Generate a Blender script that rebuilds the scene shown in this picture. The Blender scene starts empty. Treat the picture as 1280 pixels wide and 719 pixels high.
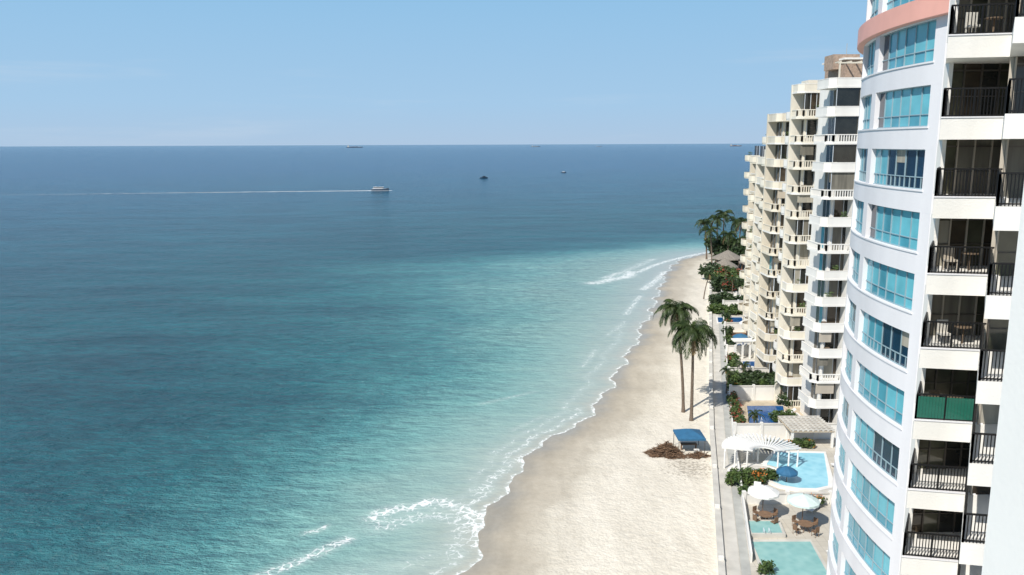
import bpy, bmesh, math, random
import numpy as np
from mathutils import Vector, Matrix, Euler
random.seed(7); np.random.seed(7)
scene=bpy.context.scene
R=random.random
def U(a,b): return a+(b-a)*random.random()

# ------------------------------------------------------------------ materials
def new_mat(name):
    m=bpy.data.materials.new(name); m.use_nodes=True
    nt=m.node_tree; b=nt.nodes['Principled BSDF']
    return m,nt,b
def nd(nt,t,**kw):
    n=nt.nodes.new(t)
    for k,v in kw.items(): setattr(n,k,v)
    return n
def mat(name,c,rough=.7,var=.12,scale=1.5,bump=0.0,bscale=20,metal=0,spec=.5,c2=None,streak=False):
    m,nt,b=new_mat(name)
    tc=nd(nt,'ShaderNodeTexCoord'); mp=nd(nt,'ShaderNodeMapping')
    if streak: mp.inputs['Scale'].default_value=(1,1,.12)
    nt.links.new(tc.outputs['Object'],mp.inputs['Vector'])
    n=nd(nt,'ShaderNodeTexNoise'); n.inputs['Scale'].default_value=scale; n.inputs['Detail'].default_value=5
    nt.links.new(mp.outputs[0],n.inputs['Vector'])
    r=nd(nt,'ShaderNodeValToRGB')
    r.color_ramp.elements[0].position=.3; r.color_ramp.elements[1].position=.7
    if c2 is None: c2=tuple(x*(1-var*2) for x in c)
    r.color_ramp.elements[0].color=(*c2,1); r.color_ramp.elements[1].color=(*c,1)
    nt.links.new(n.outputs[0],r.inputs[0]); nt.links.new(r.outputs[0],b.inputs['Base Color'])
    b.inputs['Roughness'].default_value=rough; b.inputs['Metallic'].default_value=metal
    b.inputs['Specular IOR Level'].default_value=spec
    if bump>0:
        n2=nd(nt,'ShaderNodeTexNoise'); n2.inputs['Scale'].default_value=bscale; n2.inputs['Detail'].default_value=4
        nt.links.new(tc.outputs['Object'],n2.inputs['Vector'])
        bp=nd(nt,'ShaderNodeBump'); bp.inputs['Strength'].default_value=bump; bp.inputs['Distance'].default_value=.05
        nt.links.new(n2.outputs[0],bp.inputs['Height']); nt.links.new(bp.outputs[0],b.inputs['Normal'])
    return m
M={}
M['lav']=mat('lavender_white_plaster',(.80,.785,.80),.6,.05,.5,.15,15,streak=True)
M['white']=mat('white_plaster',(.84,.815,.765),.7,.07,.6,.2,12,streak=True)
M['white2']=mat('bright_white_plaster',(.92,.90,.86),.7,.02,.6,.1,12)
M['cream']=mat('cream_plaster',(.82,.77,.66),.75,.10,.5,.2,10,streak=True)
M['cream2']=mat('ivory_plaster',(.79,.72,.59),.75,.13,.5,.2,10,streak=True)
M['pink']=mat('salmon_paint',(.84,.43,.35),.6,.05,.8)
M['beige']=mat('beige_wall',(.50,.44,.36),.8,.1,.8)
M['chair']=mat('brown_wicker',(.20,.14,.09),.8,.2,8)
M['frame']=mat('light_window_frame',(.62,.66,.70),.4,.05)
M['tframe']=mat('teal_grey_window_frame',(.30,.42,.47),.4,.08)
M['dframe']=mat('bronze_window_frame',(.10,.085,.07),.4,.1)
M['iron']=mat('black_iron',(.012,.011,.011),.5,.1,metal=.3)
def glass(name,c,rough=.08,spec=.6,var=.2,sc=.8):
    return mat(name,c,rough,var,sc,spec=spec)
M['g_cyan']=glass('cyan_blind_glass',(.15,.50,.59),.2,.5,.12)
M['g_cyan2']=glass('teal_blind_glass',(.08,.35,.45),.15,.6,.15)
M['g_navy']=glass('navy_glass',(.008,.035,.075),.05,.7,.3)
M['g_dark']=glass('dark_glass',(.03,.032,.028),.06,.6,.4,.6)
M['g_brown']=glass('bronze_glass',(.08,.06,.04),.08,.6,.4,.6)
M['g_olive']=glass('olive_glass',(.10,.10,.065),.08,.7,.35,.9)
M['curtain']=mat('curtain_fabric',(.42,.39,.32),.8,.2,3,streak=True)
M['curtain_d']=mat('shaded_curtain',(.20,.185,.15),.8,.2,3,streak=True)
M['g_green']=glass('green_tinted_panel',(.02,.13,.09),.15,.5,.1)
M['brick']=mat('brown_brick',(.46,.34,.26),.85,.2,4,.3,20)
M['terra']=mat('terracotta_tile',(.45,.25,.17),.8,.15,2,.3,12)
M['wood']=mat('weathered_wood',(.25,.15,.09),.8,.2,4)
M['tan']=mat('tan_tile_deck',(.56,.47,.35),.8,.1,1.2,.1,10)
M['grey']=mat('grey_concrete',(.45,.45,.42),.85,.1,1,.2,10)
M['conc']=mat('pale_concrete',(.64,.61,.55),.85,.12,.7,.2,10)
M['fabw']=mat('white_canvas',(.80,.79,.76),.8,.04,2)
M['fabb']=mat('blue_canvas',(.03,.14,.27),.7,.1,2)
M['fabc']=mat('pale_green_canvas',(.64,.76,.72),.8,.05,2)
M['bark']=mat('palm_bark',(.20,.15,.11),.9,.25,6,.6,14)
M['leaf']=mat('palm_leaflets',(.06,.09,.022),.5,.1,1.3,c2=(.015,.032,.01),spec=.35)
M['leafdry']=mat('dry_palm_leaf',(.26,.18,.08),.8,.2,1.5)
M['bush']=mat('shrub_leaves',(.10,.15,.035),.6,.1,1.6,c2=(.02,.05,.013))
M['bush2']=mat('dark_hedge_leaves',(.05,.085,.024),.6,.1,1.6,c2=(.012,.028,.009))
M['flower']=mat('orange_flowers',(.65,.20,.03),.7,.15,3)
M['redflower']=mat('red_foliage',(.35,.07,.04),.7,.2,3)
M['thatch']=mat('grey_thatch',(.33,.29,.24),.95,.25,5,.8,18)
M['debris']=mat('brown_debris',(.20,.12,.07),.95,.3,5)
M['hullw']=mat('white_hull',(.78,.78,.78),.35,.04)
M['hulld']=mat('dark_hull',(.05,.08,.12),.5,.1)
M['hullh']=mat('haze_tinted_hull',(.18,.22,.28),.5,.1)  # blue-grey tone paints distance haze into the far ships' colour
M['hullr']=mat('rust_red_hull',(.28,.14,.11),.6,.1)

def pool_mat(name,c,c2):
    m,nt,b=new_mat(name)
    tc=nd(nt,'ShaderNodeTexCoord')
    v=nd(nt,'ShaderNodeTexVoronoi',feature='SMOOTH_F1'); v.inputs['Scale'].default_value=1.6
    nt.links.new(tc.outputs['Object'],v.inputs['Vector'])
    r=nd(nt,'ShaderNodeValToRGB'); r.color_ramp.elements[0].position=.15; r.color_ramp.elements[1].position=.75
    r.color_ramp.elements[0].color=(*c,1); r.color_ramp.elements[1].color=(*c2,1)
    nt.links.new(v.outputs[0],r.inputs[0]); nt.links.new(r.outputs[0],b.inputs['Base Color'])
    b.inputs['Roughness'].default_value=.05; b.inputs['IOR'].default_value=1.33
    n2=nd(nt,'ShaderNodeTexNoise'); n2.inputs['Scale'].default_value=2.5
    nt.links.new(tc.outputs['Object'],n2.inputs['Vector'])
    bp=nd(nt,'ShaderNodeBump'); bp.inputs['Strength'].default_value=.25; bp.inputs['Distance'].default_value=.05
    nt.links.new(n2.outputs[0],bp.inputs['Height']); nt.links.new(bp.outputs[0],b.inputs['Normal'])
    return m
M['poolg']=pool_mat('pool_water_green',(.22,.44,.43),(.30,.52,.50))
M['poola']=pool_mat('pool_water_aqua',(.26,.57,.69),(.35,.66,.76))
M['poold']=pool_mat('pool_water_deep',(.012,.07,.22),(.02,.11,.30))

m,nt,b=new_mat('terrace_paving')
tc=nd(nt,'ShaderNodeTexCoord'); br=nd(nt,'ShaderNodeTexBrick'); br.offset=0
br.inputs['Scale'].default_value=1.0; br.inputs['Mortar Size'].default_value=.012
br.inputs['Brick Width'].default_value=.8; br.inputs['Row Height'].default_value=.8
br.inputs['Color1'].default_value=(.70,.65,.56,1); br.inputs['Color2'].default_value=(.63,.58,.49,1); br.inputs['Mortar'].default_value=(.42,.38,.32,1)
n=nd(nt,'ShaderNodeTexNoise'); n.inputs['Scale'].default_value=.35; n.inputs['Detail'].default_value=6
mx=nd(nt,'ShaderNodeMixRGB',blend_type='MULTIPLY'); mx.inputs[0].default_value=.38
nt.links.new(tc.outputs['Object'],br.inputs['Vector']); nt.links.new(tc.outputs['Object'],n.inputs['Vector'])
nt.links.new(br.outputs[0],mx.inputs[1]); nt.links.new(n.outputs[0],mx.inputs[2]); nt.links.new(mx.outputs[0],b.inputs['Base Color'])
b.inputs['Roughness'].default_value=.8
M['pave']=m

# ------------------------------------------------------------------ builder
class Asm:
    def __init__(s,name): s.name=name; s.parts={}
    def add(s,part,mk,vs,fs):
        d=s.parts.setdefault((part,mk),[[],[]]); o=len(d[0])
        d[0].extend(vs); d[1].extend([tuple(i+o for i in f) for f in fs])
    def prism(s,part,mk,poly,z0,z1):
        n=len(poly)
        vs=[(p[0],p[1],z0) for p in poly]+[(p[0],p[1],z1) for p in poly]
        fs=[tuple(range(n-1,-1,-1)),tuple(range(n,2*n))]+[(i,(i+1)%n,n+(i+1)%n,n+i) for i in range(n)]
        s.add(part,mk,vs,fs)
    def box(s,part,mk,x0,x1,y0,y1,z0,z1): s.prism(part,mk,[(x0,y0),(x1,y0),(x1,y1),(x0,y1)],z0,z1)
    def wall(s,part,mk,p,q,t,z0,z1):
        d=Vector((q[0]-p[0],q[1]-p[1])).normalized(); n=Vector((-d.y,d.x))*t/2
        s.prism(part,mk,[(p[0]-n.x,p[1]-n.y),(q[0]-n.x,q[1]-n.y),(q[0]+n.x,q[1]+n.y),(p[0]+n.x,p[1]+n.y)],z0,z1)
    def rod(s,part,mk,a,b,r0,r1=None,n=6):
        if r1 is None: r1=r0
        a=Vector(a); b=Vector(b); d=(b-a).normalized()
        u=d.orthogonal().normalized(); v=d.cross(u)
        vs=[]
        for c,r in((a,r0),(b,r1)):
            for i in range(n):
                t=2*math.pi*i/n; vs.append(tuple(c+u*r*math.cos(t)+v*r*math.sin(t)))
        fs=[(i,(i+1)%n,n+(i+1)%n,n+i) for i in range(n)]+[tuple(range(n-1,-1,-1)),tuple(range(n,2*n))]
        s.add(part,mk,vs,fs)
    def cyl(s,part,mk,x,y,z0,z1,r,n=16,r1=None):
        s.rod(part,mk,(x,y,z0),(x,y,z1),r,r1,n)
    def finish(s,recalc=True):
        e=bpy.data.objects.new(s.name,None); scene.collection.objects.link(e)
        for (part,mk),(vs,fs) in s.parts.items():
            me=bpy.data.meshes.new(part); me.from_pydata(vs,[],fs)
            if recalc and part not in('fronds','leaves','flowers','strands'):
                bm=bmesh.new(); bm.from_mesh(me); bmesh.ops.recalc_face_normals(bm,faces=bm.faces); bm.to_mesh(me); bm.free()
            me.materials.append(M[mk])
            o=bpy.data.objects.new(part,me); scene.collection.objects.link(o); o.parent=e
        return e

# ------------------------------------------------------------------ coast data
shore=[(-300,-1500),(-60,-220),(-25,-50),(-12,10),(-7.5,40),(-4.2,59),(-2.8,64),(-2.1,70.5),(-1.2,74.6),(.4,79.3),(2.2,84),(4.7,89),(9,96),(11.7,102),(14.4,111),(16.6,119),(19.9,129),(23.5,143),(28.8,161),(34.5,184),(40,206),(47,229),(55,243),(66,252),(85,260),(140,266),(260,270),(700,300),(3000,700)]
def seg_dist(px,py,pl):
    best=np.full(px.shape,1e12)
    for (ax,ay),(bx,by) in zip(pl[:-1],pl[1:]):
        dx,dy=bx-ax,by-ay; L=dx*dx+dy*dy
        t=np.clip(((px-ax)*dx+(py-ay)*dy)/L,0,1)
        d=(px-ax-t*dx)**2+(py-ay-t*dy)**2
        best=np.minimum(best,d)
    return np.sqrt(best)
def inside(px,py,poly):
    r=np.zeros(px.shape,bool); n=len(poly)
    for i in range(n):
        ax,ay=poly[i]; bx,by=poly[(i+1)%n]
        if ay==by: continue
        c=((ay>py)!=(by>py))&(px<(bx-ax)*(py-ay)/(by-ay)+ax)
        r^=c
    return r
def smooth(pl,it=2):
    for _ in range(it):
        o=[pl[0]]
        for a,b in zip(pl[:-1],pl[1:]):
            o.append((a[0]*.75+b[0]*.25,a[1]*.75+b[1]*.25)); o.append((a[0]*.25+b[0]*.75,a[1]*.25+b[1]*.75))
        o.append(pl[-1]); pl=o
    return pl
shore_s=smooth(shore)
land=shore_s+[(40000,9000),(40000,-40000),(-9000,-40000)]
def axis(a,b,step,lo,hi):
    mid=list(np.arange(a,b+step/2,step)); L=[];x=a;st=step
    while x>lo: st*=1.22; x-=st; L.append(x)
    H=[];x=mid[-1];st=step
    while x<hi: st*=1.22; x+=st; H.append(x)
    return np.array(L[::-1]+mid+H)
xs=axis(-45,75,.55,-38000,38000); ys=axis(45,262,.55,-30000,39000)
GX,GY=np.meshgrid(xs,ys); px=GX.ravel(); py=GY.ravel()
sd=seg_dist(px,py,shore_s); isl=inside(px,py,land)
sea=np.where(isl,-sd,sd)
wob=np.clip(1-np.abs(sea)/14,0,1)*(.55*np.sin(py*.42+1.3*np.sin(py*.11))+.35*np.sin(py*.93+px*.3+2)+.15*np.sin(py*2.3+px))*(py>30)*(py<255)
sea=sea+wob
def grid_obj(name,z,attrs,material,keep=None):
    nx,ny=len(xs),len(ys)
    v=np.stack([px,py,z],1)
    i=np.arange(nx-1)[None,:]+np.arange(ny-1)[:,None]*nx; i=i.ravel()
    f=np.stack([i,i+1,i+nx+1,i+nx],1)
    if keep is not None:
        k=keep[f].any(1); f=f[k]
    me=bpy.data.meshes.new(name)
    me.from_pydata(v.tolist(),[],f.tolist())
    for an,av in attrs.items():
        a=me.attributes.new(an,'FLOAT','POINT'); a.data.foreach_set('value',av.astype(np.float32))
    me.polygons.foreach_set('use_smooth',[True]*len(me.polygons))
    me.materials.append(material)
    o=bpy.data.objects.new(name,me); scene.collection.objects.link(o); return o

def math_n(nt,op,a,b=None,c=None,clamp=False):
    n=nd(nt,'ShaderNodeMath',operation=op); n.use_clamp=clamp
    for i,x in enumerate((a,b,c)):
        if x is None: continue
        if isinstance(x,(int,float)): n.inputs[i].default_value=x
        else: nt.links.new(x,n.inputs[i])
    return n.outputs[0]
def noise_n(nt,vec,scale,detail=4,rough=.5,dist=0):
    n=nd(nt,'ShaderNodeTexNoise'); n.inputs['Scale'].default_value=scale; n.inputs['Detail'].default_value=detail
    n.inputs['Roughness'].default_value=rough; n.inputs['Distortion'].default_value=dist
    nt.links.new(vec,n.inputs['Vector']); return n.outputs[0]
def mapping(nt,vec,sc=(1,1,1),rot=(0,0,0)):
    m=nd(nt,'ShaderNodeMapping'); m.inputs['Scale'].default_value=sc; m.inputs['Rotation'].default_value=rot
    nt.links.new(vec,m.inputs['Vector']); return m.outputs[0]
def ramp(nt,fac,els):
    r=nd(nt,'ShaderNodeValToRGB'); e=r.color_ramp.elements
    e[0].position=els[0][0]; e[0].color=(*els[0][1],1); e[1].position=els[1][0]; e[1].color=(*els[1][1],1)
    for p,c in els[2:]:
        x=e.new(p); x.color=(*c,1)
    nt.links.new(fac,r.inputs[0]); return r.outputs[0]
def mixc(nt,f,a,b,bt='MIX'):
    m=nd(nt,'ShaderNodeMixRGB',blend_type=bt)
    for i,x in enumerate((f,a,b)):
        if isinstance(x,(int,float)): m.inputs[i].default_value=x
        elif isinstance(x,tuple): m.inputs[i].default_value=(*x,1)
        else: nt.links.new(x,m.inputs[i])
    return m.outputs[0]
def attr(nt,name):
    a=nd(nt,'ShaderNodeAttribute'); a.attribute_name=name; return a.outputs['Fac']
def maprange(nt,v,a,b,c=0,d=1,smooth=True):
    m=nd(nt,'ShaderNodeMapRange'); m.interpolation_type='SMOOTHSTEP' if smooth else 'LINEAR'
    for i,x in enumerate((a,b,c,d)): m.inputs[i+1].default_value=x
    nt.links.new(v,m.inputs[0]); return m.outputs[0]

# ------------------------------------------------------------------ beach ground
m,nt,b=new_mat('beach_sand'); tc=nd(nt,'ShaderNodeTexCoord').outputs['Object']
ld=attr(nt,'inland')
nlow=noise_n(nt,tc,.12,3)
ldn=math_n(nt,'ADD',ld,math_n(nt,'MULTIPLY',math_n(nt,'SUBTRACT',nlow,.5),6.0))
wet=ramp(nt,maprange(nt,ldn,0,12,0,1,False),[(0,(.40,.36,.29)),(.25,(.50,.445,.355)),(.45,(.57,.515,.42)),(.56,(.68,.625,.52)),(.8,(.80,.74,.63))])
nf=noise_n(nt,tc,1.6,8,.65)
wet=mixc(nt,.40,wet,ramp(nt,nf,[(.3,(.66,.64,.61)),(.7,(1,1,1))]),'MULTIPLY')
tr=noise_n(nt,mapping(nt,tc,(1,.22,1),(0,0,math.radians(-14))),.5,5,.6)
wet=mixc(nt,.42,wet,ramp(nt,tr,[(.35,(.72,.71,.69)),(.6,(1,1,1))]),'MULTIPLY')
wd=attr(nt,'weed'); sp=noise_n(nt,tc,3.2,6,.7)
wm=maprange(nt,math_n(nt,'ADD',math_n(nt,'MULTIPLY',wd,.34),sp),.74,.92)
wet=mixc(nt,math_n(nt,'MULTIPLY',wm,.7),wet,(.22,.18,.13))
nt.links.new(wet,b.inputs['Base Color'])
nt.links.new(maprange(nt,ldn,0,4,.3,.95),b.inputs['Roughness'])
bp=nd(nt,'ShaderNodeBump'); bp.inputs['Distance'].default_value=.3
nt.links.new(maprange(nt,ldn,2,9,.08,.65),bp.inputs['Strength'])
nt.links.new(math_n(nt,'ADD',noise_n(nt,tc,1.1,5,.6),math_n(nt,'MULTIPLY',noise_n(nt,tc,4,3),.4)),bp.inputs['Height'])
nt.links.new(bp.outputs[0],b.inputs['Normal'])
inl=-sea
z=np.where(inl>0, .62*(1-np.exp(-np.maximum(inl,0)/6)), np.maximum(inl*.08,-4))
weed=np.exp(-(((px-18.5)/5)**2+((py-79)/5)**2))+.6*np.exp(-(((px-21)/3.5)**2+((py-92)/6)**2))
grid_obj('ground',z,{'inland':inl,'weed':weed},m)

# ------------------------------------------------------------------ sea
m,nt,b=new_mat('sea_water'); tc=nd(nt,'ShaderNodeTexCoord').outputs['Object']
d=attr(nt,'offshore'); fo=attr(nt,'foam'); sh=attr(nt,'shoal')
n1=math_n(nt,'SUBTRACT',noise_n(nt,tc,.03,3),.5); n2=math_n(nt,'SUBTRACT',noise_n(nt,mapping(nt,tc,(.6,1,1),(0,0,.2)),.2,5,.6),.5)
dn=math_n(nt,'ADD',math_n(nt,'ADD',sh,math_n(nt,'MULTIPLY',n1,20)),math_n(nt,'MULTIPLY',n2,9))
kk=maprange(nt,sh,0,18)
dd=mixc(nt,kk,sh,dn)
near=ramp(nt,maprange(nt,dd,0,56,0,1,False),[(0,(.46,.44,.37)),(.03,(.38,.43,.38)),(.12,(.29,.43,.39)),(.28,(.19,.40,.38)),(.43,(.085,.275,.285)),(.66,(.026,.155,.180)),(1,(.010,.105,.135))])
far=ramp(nt,maprange(nt,d,100,900,0,1,False),[(0,(.010,.105,.135)),(.3,(.010,.098,.165)),(1,(.012,.092,.20))])
col=mixc(nt,maprange(nt,d,60,170),near,far)
st=noise_n(nt,mapping(nt,tc,(.35,1,1),(0,0,.12)),.045,6,.62)
col=mixc(nt,maprange(nt,sh,10,35,.0,.70),col,ramp(nt,st,[(.36,(.48,.56,.62)),(.62,(1.08,1.08,1.05))]),'MULTIPLY')
rp=noise_n(nt,mapping(nt,tc,(.38,1,1),(0,0,.30)),.8,5,.7,.3)
col=mixc(nt,maprange(nt,d,3,30,.15,.75),col,ramp(nt,rp,[(.36,(.50,.56,.60)),(.64,(1.25,1.22,1.18))]),'MULTIPLY')
rq=noise_n(nt,mapping(nt,tc,(.22,1,1),(0,0,-.08)),.14,7,.78,.2)
col=mixc(nt,maprange(nt,d,12,60,.1,.8),col,ramp(nt,rq,[(.36,(.58,.64,.68)),(.66,(1.28,1.24,1.20))]),'MULTIPLY')
fn=noise_n(nt,tc,1.0,8,.72,.8)
vor=nd(nt,'ShaderNodeTexVoronoi',feature='DISTANCE_TO_EDGE'); vor.inputs['Scale'].default_value=1.3
wv=nd(nt,'ShaderNodeVectorMath',operation='ADD'); nt.links.new(tc,wv.inputs[0])
nn_=nd(nt,'ShaderNodeTexNoise'); nn_.inputs['Scale'].default_value=.9; nt.links.new(tc,nn_.inputs['Vector']); nt.links.new(nn_.outputs['Color'],wv.inputs[1])
nt.links.new(wv.outputs[0],vor.inputs['Vector'])
lace=maprange(nt,vor.outputs[0],.0,.2,.26,-.08)
fm=maprange(nt,math_n(nt,'ADD',math_n(nt,'ADD',math_n(nt,'MULTIPLY',fo,.48),math_n(nt,'MULTIPLY',fn,.95)),math_n(nt,'MULTIPLY',lace,fo)),.78,1.08)
wash=math_n(nt,'MULTIPLY',math_n(nt,'MULTIPLY',fo,fn),.95,clamp=True)
col=mixc(nt,wash,col,(.62,.69,.65))
col=mixc(nt,fm,col,(.84,.86,.84))
nt.links.new(col,b.inputs['Base Color'])
nt.links.new(math_n(nt,'ADD',.16,math_n(nt,'MULTIPLY',fm,.6)),b.inputs['Roughness'])
b.inputs['IOR'].default_value=1.33; b.inputs['Specular IOR Level'].default_value=.25
w1=noise_n(nt,mapping(nt,tc,(.45,1,1),(0,0,.35)),.6,5,.68)
w2=noise_n(nt,mapping(nt,tc,(.4,1,1),(0,0,-.1)),.11,3)
w=math_n(nt,'ADD',math_n(nt,'MULTIPLY',w1,1.5),math_n(nt,'MULTIPLY',w2,1.8))
bp=nd(nt,'ShaderNodeBump'); bp.inputs['Distance'].default_value=1.0
nt.links.new(maprange(nt,d,0,25,.15,.95),bp.inputs['Strength'])
nt.links.new(w,bp.inputs['Height']); nt.links.new(bp.outputs[0],b.inputs['Normal'])
def lineg(pl,w): return np.exp(-(seg_dist(px,py,smooth(pl,1))/w)**2)
s=np.maximum(sea,0)
foam=np.exp(-(s/.5)**2)*.95
foam=np.maximum(foam,.62*np.exp(-((s-1.9)/.8)**2)*((py<100)&(py>50)))
foam=np.maximum(foam,.50*np.exp(-((s-3.6)/.9)**2)*((py<150)&(py>72)))
for pl,w,a in [([(-13,69.0),(-11.8,70.7),(-9.6,71.2),(-7.5,72.9),(-5,71.2),(-3.6,69.6),(-2.8,66)],1.2,.86),
             ([(-12,67.4),(-8,69.9),(-5,69),(-4,66),(-5,62)],2.0,.62),
             ([(-22,57),(-20,59.2),(-17.5,61.5),(-14.5,65)],.9,.80),([(-18.5,66.2),(-17.6,66.4),(-17,67.4)],.45,.75),
             ([(-15,58),(-8,61),(-5,64)],2.0,.45),
             ([(-3.5,74),(-1.5,79),(1,84)],1.0,.65),
             ([(20,195),(24,198.5),(26,202),(30,204),(32,212)],2.6,.9),([(34,212),(39,222),(46,233),(55,244),(64,253)],1.5,.8),
             ([(24,203),(29,211)],1.8,.75),([(31,186),(36,198),(41,212)],1.6,.8),([(27,207),(35,222),(42,236)],2.2,.6),
             ([(23,158),(26,168),(29,178)],1.2,.68),([(11,120),(14,130)],.8,.6),([(-4,102),(3,107)],.6,.5),([(17,140),(22,152)],.8,.55),
             ([(0,92),(4,97)],.6,.5)]:
    foam=np.maximum(foam,a*lineg(pl,w))
foam=np.maximum(foam,.24*np.exp(-(s/9)**2))
g1=np.clip((py-105)*.013,0,1.7); fall=np.clip((262-py)/40,0,1); back=np.clip((150+px*0-0)/150,0,1)
shoal=s/(1+g1*fall)
grid_obj('sea',np.zeros(px.shape),{'offshore':sea,'foam':foam,'shoal':shoal},m,keep=sea>-3)

# ------------------------------------------------------------------ curved tower
A=Asm('curved_apartment_tower')
C=(44.6,41.0); RR=25.0
def P(r,t): t=math.radians(t); return (C[0]-r*math.cos(t),C[1]+r*math.sin(t))
def band(part,mk,r0,r1,t0,t1,z0,z1,n=None):
    n=n or max(1,int(abs(t1-t0)/1.5))
    ts=[t0+(t1-t0)*i/n for i in range(n+1)]
    A.prism(part,mk,[P(r1,t) for t in ts]+[P(r0,t) for t in reversed(ts)],z0,z1)
groups=[(-5.4,8.8,6),(10.6,20.5,4),(23,36,6),(38.5,46,3)]
t_lo,t_hi=-9.6,48.5
WH=.96
for k in range(-11,5):
    zc=32.7+3*k; z0=zc-WH; z1=zc+WH
    if k==-11: band('walls','lav',24.4,RR,t_lo,t_hi,.9,z1,40); continue
    band('walls','lav',24.4,RR,t_lo,t_hi,z0-(3-2*WH),z0,40)
    band('sills','lav',24.9,RR+.05,-5.6,20.7,z0-.08,z0-.003,20)
    edges=[t_lo]+[x for g in groups for x in g[:2]]+[t_hi]
    for i in range(0,len(edges),2):
        band('walls','lav',24.4,RR,edges[i],edges[i+1],z0,z1)
    for (a,c,n) in groups:
        dark=(k in(-5,-3,0,-9)) or (k<-7 and R()<.4)
        st=(c-a)/n
        zt=z0+.58
        open_from=random.randint(2,n) if dark else (n if R()<.6 else n-1)
        for i in range(n):
            ta,tb=a+i*st,a+(i+1)*st
            blind=z1-U(.0,.9) if R()<.3 else None
            for (za,zb,low) in((zt,z1,False),(z0,zt,True)):
                rj=24.74+U(-.008,.008); q=R()
                isdark=(i<open_from and dark) or (not dark and i>=open_from)
                mk='g_navy' if isdark and q<.85 else ('g_cyan' if q<.7 else 'g_cyan2')
                if low and not isdark: mk='g_cyan2' if q<.6 else 'g_cyan'
                pa,pb=P(rj,ta),P(rj,tb)
                A.add('window_panes',mk,[(*pa,za),(*pb,za),(*pb,zb),(*pa,zb)],[(0,1,2,3)])
                if blind and isdark and not low:
                    pa,pb=P(24.76,ta),P(24.76,tb); A.add('roller_blinds','curtain',[(*pa,max(blind,zt+.1)),(*pb,max(blind,zt+.1)),(*pb,z1),(*pa,z1)],[(0,1,2,3)])
            if i>0: band('window_frames','tframe',24.7,24.80,ta-.045,ta+.045,z0,z1,1)
            if dark: band('window_frames','tframe',24.7,24.79,ta+st/2-.03,ta+st/2+.03,z0,zt,1)
        band('window_frames','tframe',24.7,24.79,a,c,zt-.022,zt+.022)
        band('window_frames','tframe',24.7,24.80,a,c,z0,z0+.05); band('window_frames','tframe',24.7,24.80,a,c,z1-.05,z1)
z=32.7+12+WH
band('walls','lav',24.4,RR,t_lo,t_hi,z,z+2.2,40)
band('cornice','pink',24.9,RR+.38,t_lo,t_hi,39.70,40.66,40)
A.prism('core','lav',[(20.35,33.25),(20.35,30.6),(40,30.6),(40,58.5),(29.5,58.5),(26,52),(21.6,44.5),(20.7,38),(20.5,36.8)],.9,47.6)
A.wall('walls','lav',(17.6,33.3),(19.9,36.85),.3,.9,48)
def railing(part,p,q,z0,z1,sp=.115,mk='iron'):
    A.wall(part,mk,p,q,.06,z1-.06,z1); A.wall(part,mk,p,q,.04,z0+.06,z0+.11)
    d=Vector((q[0]-p[0],q[1]-p[1])); n=max(1,int(d.length/sp))
    for i in range(n+1):
        c=Vector(p)+d*i/n; h=.014 if i%9 else .03
        A.box(part,mk,c.x-h,c.x+h,c.y-h,c.y+h,z0+.0,z1-.06)
def glaz(x0,x1,y,z0,z1,n):
    wd=(x1-x0)/n
    base=R()
    for i in range(n):
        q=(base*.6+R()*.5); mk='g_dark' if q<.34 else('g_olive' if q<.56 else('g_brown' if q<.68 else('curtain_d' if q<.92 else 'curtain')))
        a,b2=x0+i*wd,x0+(i+1)*wd
        A.add('sliding_doors',mk,[(a,y,z0),(b2,y,z0),(b2,y,z1),(a,y,z1)],[(0,1,2,3)])
        A.box('door_frames','beige' if base>.4 else 'dframe',a-.03,a+.03,y-.06,y-.002,z0,z1)
    A.box('door_frames','dframe',x0,x1,y-.05,y-.003,z1-.3,z1-.24)
    A.box('door_frames','dframe',x0,x1,y-.05,y-.003,z0+.9,z0+.94)
for k in range(-11,5):
    zf=34.1+3*k; zt=zf+.8
    s1=[(16.3,31.0),(18.75,30.5),(20.3,33.2),(17.45,33.2)]
    A.prism('balcony_slabs','white',s1,zf,zt)
    s2=[(16.0,26.5),(21.5,25.4),(21.5,30.55),(18.4,30.55)]
    A.prism('balcony_slabs','white',s2,zf+.002,zt+.002)
    A.prism('fascia_caps','lav',[(16.27,30.97),(18.78,30.46),(18.85,30.58),(16.36,31.1)],zt+.001,zt+.05)
    A.wall('partition','beige',(18.55,30.62),(20.3,33.2),.14,zt,zf+3)
    A.wall('partition','white',(17.42,32.7),(17.5,33.2),.16,zt,zf+3)
    glaz(17.5,20.3,33.15,zt,zf+3,4); glaz(18.6,21.5,30.5,zt,zf+3,3)
    i1=(16.38,31.06);i2=(18.7,30.6)
    if k==-4:
        A.wall('railings','g_green',i1,i2,.03,zt+.1,zt+1.0)
    railing('railings',i1,i2,zt,zt+1.12); railing('railings',i1,(17.45,32.9),zt,zt+1.12)
    j1=(16.1,26.58); railing('railings',j1,(21.4,25.5),zt,zt+1.12); railing('railings',j1,(18.4,30.45),zt,zt+1.12)
    if R()<.6:
        mc=random.choice(['chair','beige','chair','conc'])
        cx,cy=U(17.2,17.8),U(31.4,32.0)
        A.box('balcony_furniture',mc,cx-.22,cx+.22,cy-.22,cy+.22,zt+.38,zt+.45)
        A.box('balcony_furniture',mc,cx-.22,cx+.22,cy+.18,cy+.24,zt+.45,zt+.95)
        for sx in(-.18,.18):
            for sy in(-.18,.18): A.box('balcony_furniture',mc,cx+sx-.02,cx+sx+.02,cy+sy-.02,cy+sy+.02,zt,zt+.38)
        tx=cx+.75; A.cyl('balcony_furniture','chair',tx,cy,zt+.68,zt+.72,.32,12); A.cyl('balcony_furniture','chair',tx,cy,zt,zt+.68,.04,6)
A.finish()

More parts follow.
